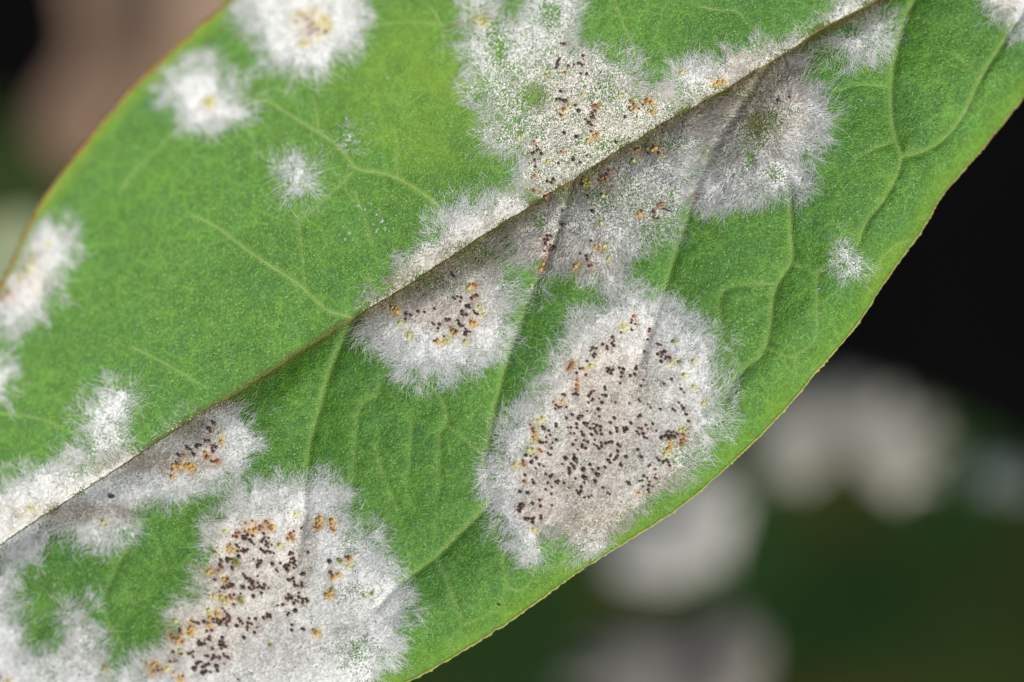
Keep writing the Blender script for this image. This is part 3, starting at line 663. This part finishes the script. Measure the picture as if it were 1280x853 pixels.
colony_roots = []; colony_sd = []
for label, poly, dens, fr in COLONIES:
    P = np.array(poly, float); cx, cy = P.mean(0)
    sc_ = np.sign(cx*NRX+cy*NRY-fM(np.array([cx*DIRX+cy*DIRY]))[0])
    pd = P[:, 0]*NRX+P[:, 1]*NRY-fM(P[:, 0]*DIRX+P[:, 1]*DIRY)
    near = np.abs(pd) < 10
    P[near] -= np.array([NRX, NRY])*sc_*20
    x0, y0 = P.min(0)-26; x1, y1 = P.max(0)+26
    st = 1.05
    X, Y = np.meshgrid(np.arange(x0, x1, st), np.arange(y0, y1, st))
    sd0 = poly_sd(smooth_poly(np.vstack([P, P[:1]]), 1)[:-1], X, Y)
    S = X*DIRX+Y*DIRY; D = X*NRX+Y*NRY
    side_c = np.sign(cx*NRX+cy*NRY-fM(np.array([cx*DIRX+cy*DIRY]))[0])
    dm = (D-fM(S))*side_c                                   # distance from the midrib on this colony's side
    sd = sd0+11.0*vnoise(X, Y, 26, 2)+8.0*vnoise(X, Y, 11, 13)+3.0*vnoise(X, Y, 4, 3)-4
    sd = np.where(dm < 1.0, -200, sd)
    inleaf = (D > fL(S)+3) & (D < fR(S)-3)
    sd = np.where(inleaf, sd, -200)
    thin = field(THIN, X, Y)
    gyv, gxv = np.gradient(sd0)
    # ---- root (empty at the colony's middle)
    c3 = on_leaf(np.array([cx]), np.array([cy]))[0]*MM
    root = empty('mildew_patch', tuple(c3)); tag(root, label, 'mildew', 'mildew patches on the big leaf')
    colony_roots.append(root); colony_sd.append((x0, y0, st, sd0))
    def inv(o):
        o.matrix_parent_inverse.identity(); o.location = -Vector(c3)
        return o
    # ---- felt: thin crust broken up into crumbs
    p = sstep(-8, 18, sd)**1.2*sstep(-22, -8, sd0)*np.clip(dens*thin, 0, 1.1)
    p *= 0.94+.07*vnoise(X, Y, 4, 7)+.30*vnoise(X, Y, 11, 12)
    present = rng.random(p.shape) < np.clip(p, 0, .97)
    present[:, -1] = False; present[-1, :] = False
    jj, ii = np.nonzero(present)
    jx = X+rng.uniform(-.5, .5, X.shape); jy = Y+rng.uniform(-.5, .5, Y.shape)
    W = X.shape[1]
    q = np.stack([jj*W+ii, jj*W+ii+1, (jj+1)*W+ii+1, (jj+1)*W+ii], -1)
    used, invq = np.unique(q.ravel(), return_inverse=True)
    fx, fy = jx.ravel()[used], jy.ravel()[used]
    lift = 0.010+0.022*rng.random(len(fx))*sstep(0, 14, sd.ravel()[used])
    tn = stain_apply(tint_at(fx, fy, 0), fx, fy)*(.74+.24*rng.random(len(fx)))[:, None]
    q = invq.reshape(-1, 4)[:, ::-1]
    felt = inv(mesh_np('felt', on_leaf(fx, fy, lift), q, M_FELT, root, {'tint': tn}))
    felt['kind'] = 'stuff'
    # ---- threads: short tangle inside, combed outwards at the rim
    flat = np.arange(X.size)
    rate_in = 0.50*st*st*sstep(-3, 16, sd)*np.clip(dens*thin, 0, 1.1)*(.7+.6*(vnoise(X, Y, 7, 14)+.5))
    rate_rim = 0.85*st*st*np.exp(-((sd-2)/12.5)**2)*np.clip(dens, .35, 1)*np.clip(thin*1.15, 0, 1)*sstep(2, 12, dm)*(.65+.6*vnoise(X, Y, 9, 21))
    xs, ys, an, le, l0, l1, rd = [], [], [], [], [], [], []
    for rate, rim in ((rate_in, False), (np.clip(rate_rim, 0, None), True)):
        cnt = rng.poisson(np.clip(rate, 0, None)).ravel()
        k = np.repeat(flat, cnt)
        x = X.ravel()[k]+rng.uniform(-1, 1, len(k)); y = Y.ravel()[k]+rng.uniform(-1, 1, len(k))
        gxk, gyk = -gxv.ravel()[k], -gyv.ravel()[k]
        rx, ry = x-cx, y-cy; rn = np.hypot(rx, ry)+1e-6
        ox = gxk/st+.55*rx/rn; oy = gyk/st+.55*ry/rn
        base = np.arctan2(oy, ox)+1.15*vnoise(x, y, 13, 31)
        if rim:
            a = base+rng.normal(0, .5, len(k)); L = fr*(.22+1.15*rng.random(len(k))**1.8)*np.where(rng.random(len(k)) < .07, 1.8, 1); up = rng.uniform(.004, .05, len(k)); r = rng.uniform(.0024, .0056, len(k))
        else:
            mixr = rng.random(len(k)) < .35
            a = np.where(mixr, base+rng.normal(0, .6, len(k)), rng.uniform(-np.pi, np.pi, len(k)))
            L = rng.uniform(3, 8.5, len(k))
            if 'olive centre' in label: a = base+rng.normal(0, .25, len(k)); L = rng.uniform(7, 19, len(k))
            up = rng.uniform(.012, .055, len(k)); r = rng.uniform(.0040, .0080, len(k))
        xs.append(x); ys.append(y); an.append(a); le.append(L); l0.append(np.full(len(k), .01)+.03*rng.random(len(k))); l1.append(up); rd.append(r)
    for q_, nm, age in ((0, 'tangle', .92), (1, 'fringe', 1.02)):
        x, y = xs[q_], ys[q_]
        tn = stain_apply(tint_at(x, y, 0), x, y)*((.80+.20*rng.random(len(x)))*age)[:, None]
        if 'olive centre' in label: tn = tn*np.where(rng.random(len(x)) < .30, .55, 1.0)[:, None]
        th = inv(fibres(x, y, an[q_], le[q_], l0[q_], l1[q_], rd[q_], tn, nm, root, q_ == 1))
        th['kind'] = 'stuff'

# ------------------------------------------------------------------ fruiting bodies, each its own small ball
def ball(seed):
    b = bmesh.new(); bmesh.ops.create_icosphere(b, subdivisions=2, radius=1.0)
    rr = random.Random(seed)
    for v in b.verts: v.co *= 1+rr.uniform(-.06, .06); v.co.z *= .9
    for f_ in b.faces: f_.smooth = True
    return b
dot_mesh = {}
for k in DOTM:
    for s_i in range(3):
        me = bpy.data.meshes.new('fruiting_body'); b = ball(s_i*7+ord(k)); b.to_mesh(me); b.free()
        me.materials.append(DOTM[k]); dot_mesh[k, s_i] = me
hz = height(DX, DY)
best = np.full(len(DOTS), -1e9); who = np.zeros(len(DOTS), int)
for ci, (x0, y0, st, sd0) in enumerate(colony_sd):
    i = ((DX-x0)/st).astype(int); j = ((DY-y0)/st).astype(int)
    ok = (i >= 0) & (j >= 0) & (i < sd0.shape[1]) & (j < sd0.shape[0])
    v = np.full(len(DOTS), -1e8); v[ok] = sd0[j[ok], i[ok]]
    m = v > best; best[m] = v[m]; who[m] = ci
for n_, (k, dx, dy, r) in enumerate(DOTS):
    rt = colony_roots[who[n_]]
    name = 'fruiting_body' if k in 'km' else 'young_fruiting_body'
    o = bpy.data.objects.new(name, dot_mesh[k, n_ % 3]); COL.objects.link(o); o.parent = rt
    rm = r*KPX
    p = pos(dx, dy, hz[n_]+0.030+rm*(random.uniform(.1, .6) if k in 'km' else random.uniform(-.25, .2)))
    o.location = Vector(p*MM)-rt.location
    o.scale = (rm*MM*random.uniform(.9, 1.1), rm*MM*random.uniform(.9, 1.1), rm*MM*random.uniform(.85, 1.05))
    o.rotation_euler = (random.uniform(0, .6), random.uniform(0, .6), random.uniform(0, 6.28))

# ------------------------------------------------------------------ droplets and specks
m, nt, out = new_mat('clear_droplet')
gl = N(nt, 'ShaderNodeBsdfPrincipled', Roughness=.3); gl.inputs['Transmission Weight'].default_value = .8; gl.inputs['IOR'].default_value = 1.4
gl.inputs['Base Color'].default_value = (.95, .98, .95, 1); nt.links.new(gl.outputs[0], out.inputs[0]); M_DROP = m
def drop_mesh(seed):
    rr = random.Random(seed); me = bpy.data.meshes.new('droplet'); b = bmesh.new(); bmesh.ops.create_icosphere(b, subdivisions=3, radius=1.0)
    ph = [rr.uniform(0, 6.28) for _ in range(3)]
    for v_ in b.verts:
        t = math.atan2(v_.co.y, v_.co.x); k = 1+.22*math.sin(2*t+ph[0])+.16*math.sin(3*t+ph[1])+.10*math.sin(5*t+ph[2])
        v_.co.x *= k; v_.co.y *= k
        v_.co.z = max(v_.co.z, -.2)
    for f_ in b.faces: f_.smooth = True
    b.to_mesh(me); b.free(); me.materials.append(M_DROP); return me
def droplet(x, y, r, label, group=None, flat=.4):
    o = bpy.data.objects.new('droplet', drop_mesh(int(x*7+y))); COL.objects.link(o)
    p = on_leaf(np.array([x]), np.array([y]), .004)[0]
    o.location = Vector(p*MM); o.scale = (r*.75*KPX*MM, r*.75*KPX*MM, r*.75*flat*KPX*MM); o.rotation_euler.z = random.uniform(0, 6)
    tag(o, label, 'droplet', group)
for x, y, r in [(447,257,3.2),(456,262,2.2),(463,255,2.0),(470,268,2.6),(477,276,4.2),(481,285,2.2),(470,288,3.4),(459,293,2.4),(436,291,3.4),(428,283,2.2),(441,300,2.0),(431,299,2.6),(449,274,1.8),(466,280,1.6),(424,294,1.5),(474,262,1.5)]:
    droplet(x, y, r, 'flat glistening wet bead in the shiny cluster on the green upper half', 'wet beads beside a small vein')
droplet(1023, 361, 2.3, 'single round whitish droplet on the vein beside the tiny lone mildew tuft', flat=.9)
droplet(484, 97, 1.8, 'lone bright droplet on the yellowish green upper half above the forking vein', flat=.8)
speck_m = noise_mat('dark_speck', hx('#241f1a'), hx('#3a332a'), 12, .6, .5, .02)
def speck(name, x, y, L, w, ang, mat, label):
    t = np.linspace(-1, 1, 7); xs = x+np.cos(ang)*t*L; ys = y+np.sin(ang)*t*L+np.array([0,.4,-.2,.6,0,.3,0])
    c = on_leaf(xs, ys, .07); r = w*KPX*np.array([.1, .7, 1, .9, 1, .6, .1])
    v, f = tube(c, r, 7); o = mesh_np(name, v, f, mat)
    tag(o, label, 'speck')
speck('dirt_crumb', 140, 621, 4.5, 2.0, -.2, speck_m, 'black elongated crumb lying on grey mildew below the midrib')
speck('dirt_crumb', 624, 756, 2.6, 1.2, .3, speck_m, 'dark crumb on plain green by a thin looping vein')
speck('dirt_crumb', 835, 263, 7.5, .9, .35, speck_m, 'thin dark splinter beside orange specks on the grey mildew')

# ------------------------------------------------------------------ out-of-focus leaves below
def bg_pos(x, y, z): return pos(np.asarray(x, float), np.asarray(y, float), np.asarray(z, float))
def bg_sheet(name, outline, zfun, mat, parent, off=0.0, n=26, attrs=False, thick=.3, tintc=None):
    """a curved sheet inside a closed outline: rings shrinking to the middle"""
    P = smooth_poly(np.vstack([outline, outline[:1]]), 2)[:-1]; c = P.mean(0); m = len(P)
    if tintc is not None: P = c+(P-c)*(1+.10*rng.normal(size=(m, 1)))
    rings = np.linspace(1, .02, n)
    pts = (c+(P-c)*rings[:, None, None]).reshape(-1, 2)
    z = zfun(pts[:, 0], pts[:, 1])+off*np.repeat(np.clip((1-rings)*3, 0, 1), m)
    v = bg_pos(pts[:, 0], pts[:, 1], z)
    i = np.arange(n-1)[:, None]*m; j = np.arange(m)[None, :]; j2 = (j+1) % m
    f = np.stack([i+j, i+j2, i+m+j2, i+m+j], -1).reshape(-1, 4)
    at = {}
    if attrs: at = {'vein': np.zeros(len(v)), 'yellow': np.zeros(len(v)), 'brown': np.clip(.25+.5*vnoise(pts[:, 0], pts[:, 1], 130, 3), 0, .7)}
    if tintc is not None:
        at = {'tint': np.array(tintc)*np.clip(.9+.5*vnoise(pts[:, 0], pts[:, 1], 60, 2)+.3*vnoise(pts[:, 0], pts[:, 1], 22, 3), .12, 1.2)[:, None]}
    o = mesh_np(name, v, f, mat, parent, at)
    if o.data.polygons[len(f)//2].normal.z < 0: o.data.flip_normals()
    so = o.modifiers.new('thickness', 'SOLIDIFY'); so.thickness = thick*MM; so.offset = -1
    return o

def zb(x, y):       # lower leaf: tilted so that the light only grazes it
    return -37+0.022*((x-1000)*.62+(y-700)*.78)*1.0 + 1.0*vnoise(x, y, 240, 5)
bgl = empty('shaded_leaf', tuple(bg_pos(1080, 760, zb(np.array(1080.), np.array(760.)))*MM))
tag(bgl, 'dark green out-of-focus leaf with grey mildew blotches below the sharp leaf', 'leaf')
def under(o, par):
    o.parent = par; o.matrix_parent_inverse.identity(); o.location = -Vector(par.location); return o
LOWER = np.array([(760,520),(900,482),(1010,474),(1100,482),(1190,512),(1290,562),(1420,660),(1500,820),(1470,980),(1300,1080),(1050,1120),(780,1080),(560,1000),(430,900),(480,760),(620,620)], float)
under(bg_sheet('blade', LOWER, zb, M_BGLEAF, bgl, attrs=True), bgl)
# its petiole, joining the same stalk
q0 = bg_pos(1490, 830, zb(np.array(1490.), np.array(830.)))
stk = pth[5]
v, f = tube(np.array([q0, q0+[4, 3, 0], (q0+stk)/2+[0, 0, 6], stk]), [.4, .6, .8, 1.0], 8)
under(mesh_np('petiole', v, f, M_PETIOLE, bgl), bgl)
BGP = [
 ('large pale blurred mildew blotch touching the sharp leaf edge from below', [(770,610),(850,580),(905,590),(922,640),(905,700),(865,728),(805,735),(745,700)], (.62,.60,.54)),
 ('cream blurred mildew arch along the upper rim of the dark leaf', [(935,505),(985,482),(1055,476),(1120,488),(1172,518),(1180,560),(1148,605),(1108,620),(1088,600),(1082,570),(1062,556),(1040,575),(1010,608),(965,612),(940,570)], (.50,.48,.40)),
 ('faint bluish grey mildew blotch on the dark leaf far from the sharp leaf', [(1210,575),(1250,568),(1300,590),(1300,625),(1250,620),(1205,605)], (.30,.33,.30)),
 ('grey brown blurred mildew blotch at the lower end of the dark leaf', [(720,810),(780,775),(850,790),(910,760),(955,780),(962,850),(910,905),(780,915),(700,870)], (.36,.335,.285)),
]
for lab, poly, c in BGP:
    P = np.array(poly, float); cc = P.mean(0)
    r_e = empty('mildew_patch', tuple(bg_pos(cc[0], cc[1], zb(cc[0], cc[1])+.1)*MM)); tag(r_e, lab, 'mildew', 'blurred mildew patches on the dark leaf')
    under(bg_sheet('felt', P, zb, M_FELT, r_e, off=.35, n=8, thick=.3, tintc=c), r_e)

# dry brown leaf and a paler leaf edge beyond the upper left side
def zd(x, y): return -46+.012*(x-150)+1.5*vnoise(x, y, 120, 7)
dry = empty('dry_leaf', tuple(bg_pos(200, 60, -46)*MM)); tag(dry, 'blurred brown dead leaf behind the upper leaf edge', 'leaf')
under(bg_sheet('blade', np.array([(70,-160),(78,-40),(98,55),(66,105),(38,145),(55,200),(120,225),(220,190),(330,120),(430,40),(470,-80),(400,-200),(220,-240)], float), zd, M_DRY, dry), dry)
v, f = tube(np.array([bg_pos(420,-150,-45), bg_pos(600,-400,-60), bg_pos(700,-500,-110), bg_pos(720,-520,-152)]), [.5,.6,.7,.8], 8)
under(mesh_np('leaf_stalk', v, f, M_DRY, dry), dry)
def zk(x, y): return -62+.02*(y-200)+1.5*vnoise(x, y, 90, 4)
dk = empty('deep_leaf', tuple(bg_pos(-20, 210, -62)*MM)); tag(dk, 'very dark green blurred leaf between the brown leaf and the pale leaf', 'leaf')
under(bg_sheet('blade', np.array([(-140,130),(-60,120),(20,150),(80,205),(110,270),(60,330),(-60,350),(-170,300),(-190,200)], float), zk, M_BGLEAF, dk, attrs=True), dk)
v, f = tube(np.array([bg_pos(-180,240,-62), bg_pos(-260,270,-70), bg_pos(-330,280,-110), bg_pos(-340,285,-152)]), [.4,.5,.6,.7], 8)
under(mesh_np('leaf_stalk', v, f, M_PETIOLE, dk), dk)
def zp(x, y): return -30+.01*(y-300)+0*x
pale = empty('pale_leaf', tuple(bg_pos(0, 330, -30)*MM)); tag(pale, 'pale greenish blurred leaf peeping out behind the thick mildew patch at the edge', 'leaf')
M_PALE = noise_mat('pale_leaf', hx('#97a07a'), hx('#7e8c60'), .15, .7, .3, .3)
under(bg_sheet('blade', np.array([(40,262),(80,300),(60,380),(0,430),(-90,440),(-160,400),(-150,330),(-60,285)], float), zp, M_PALE, pale), pale)
v, f = tube(np.array([bg_pos(-150,380,-29), bg_pos(-300,430,-40), bg_pos(-380,450,-90), bg_pos(-390,455,-152)]), [.3,.4,.5,.6], 8)
under(mesh_np('leaf_stalk', v, f, M_PALE, pale), pale)
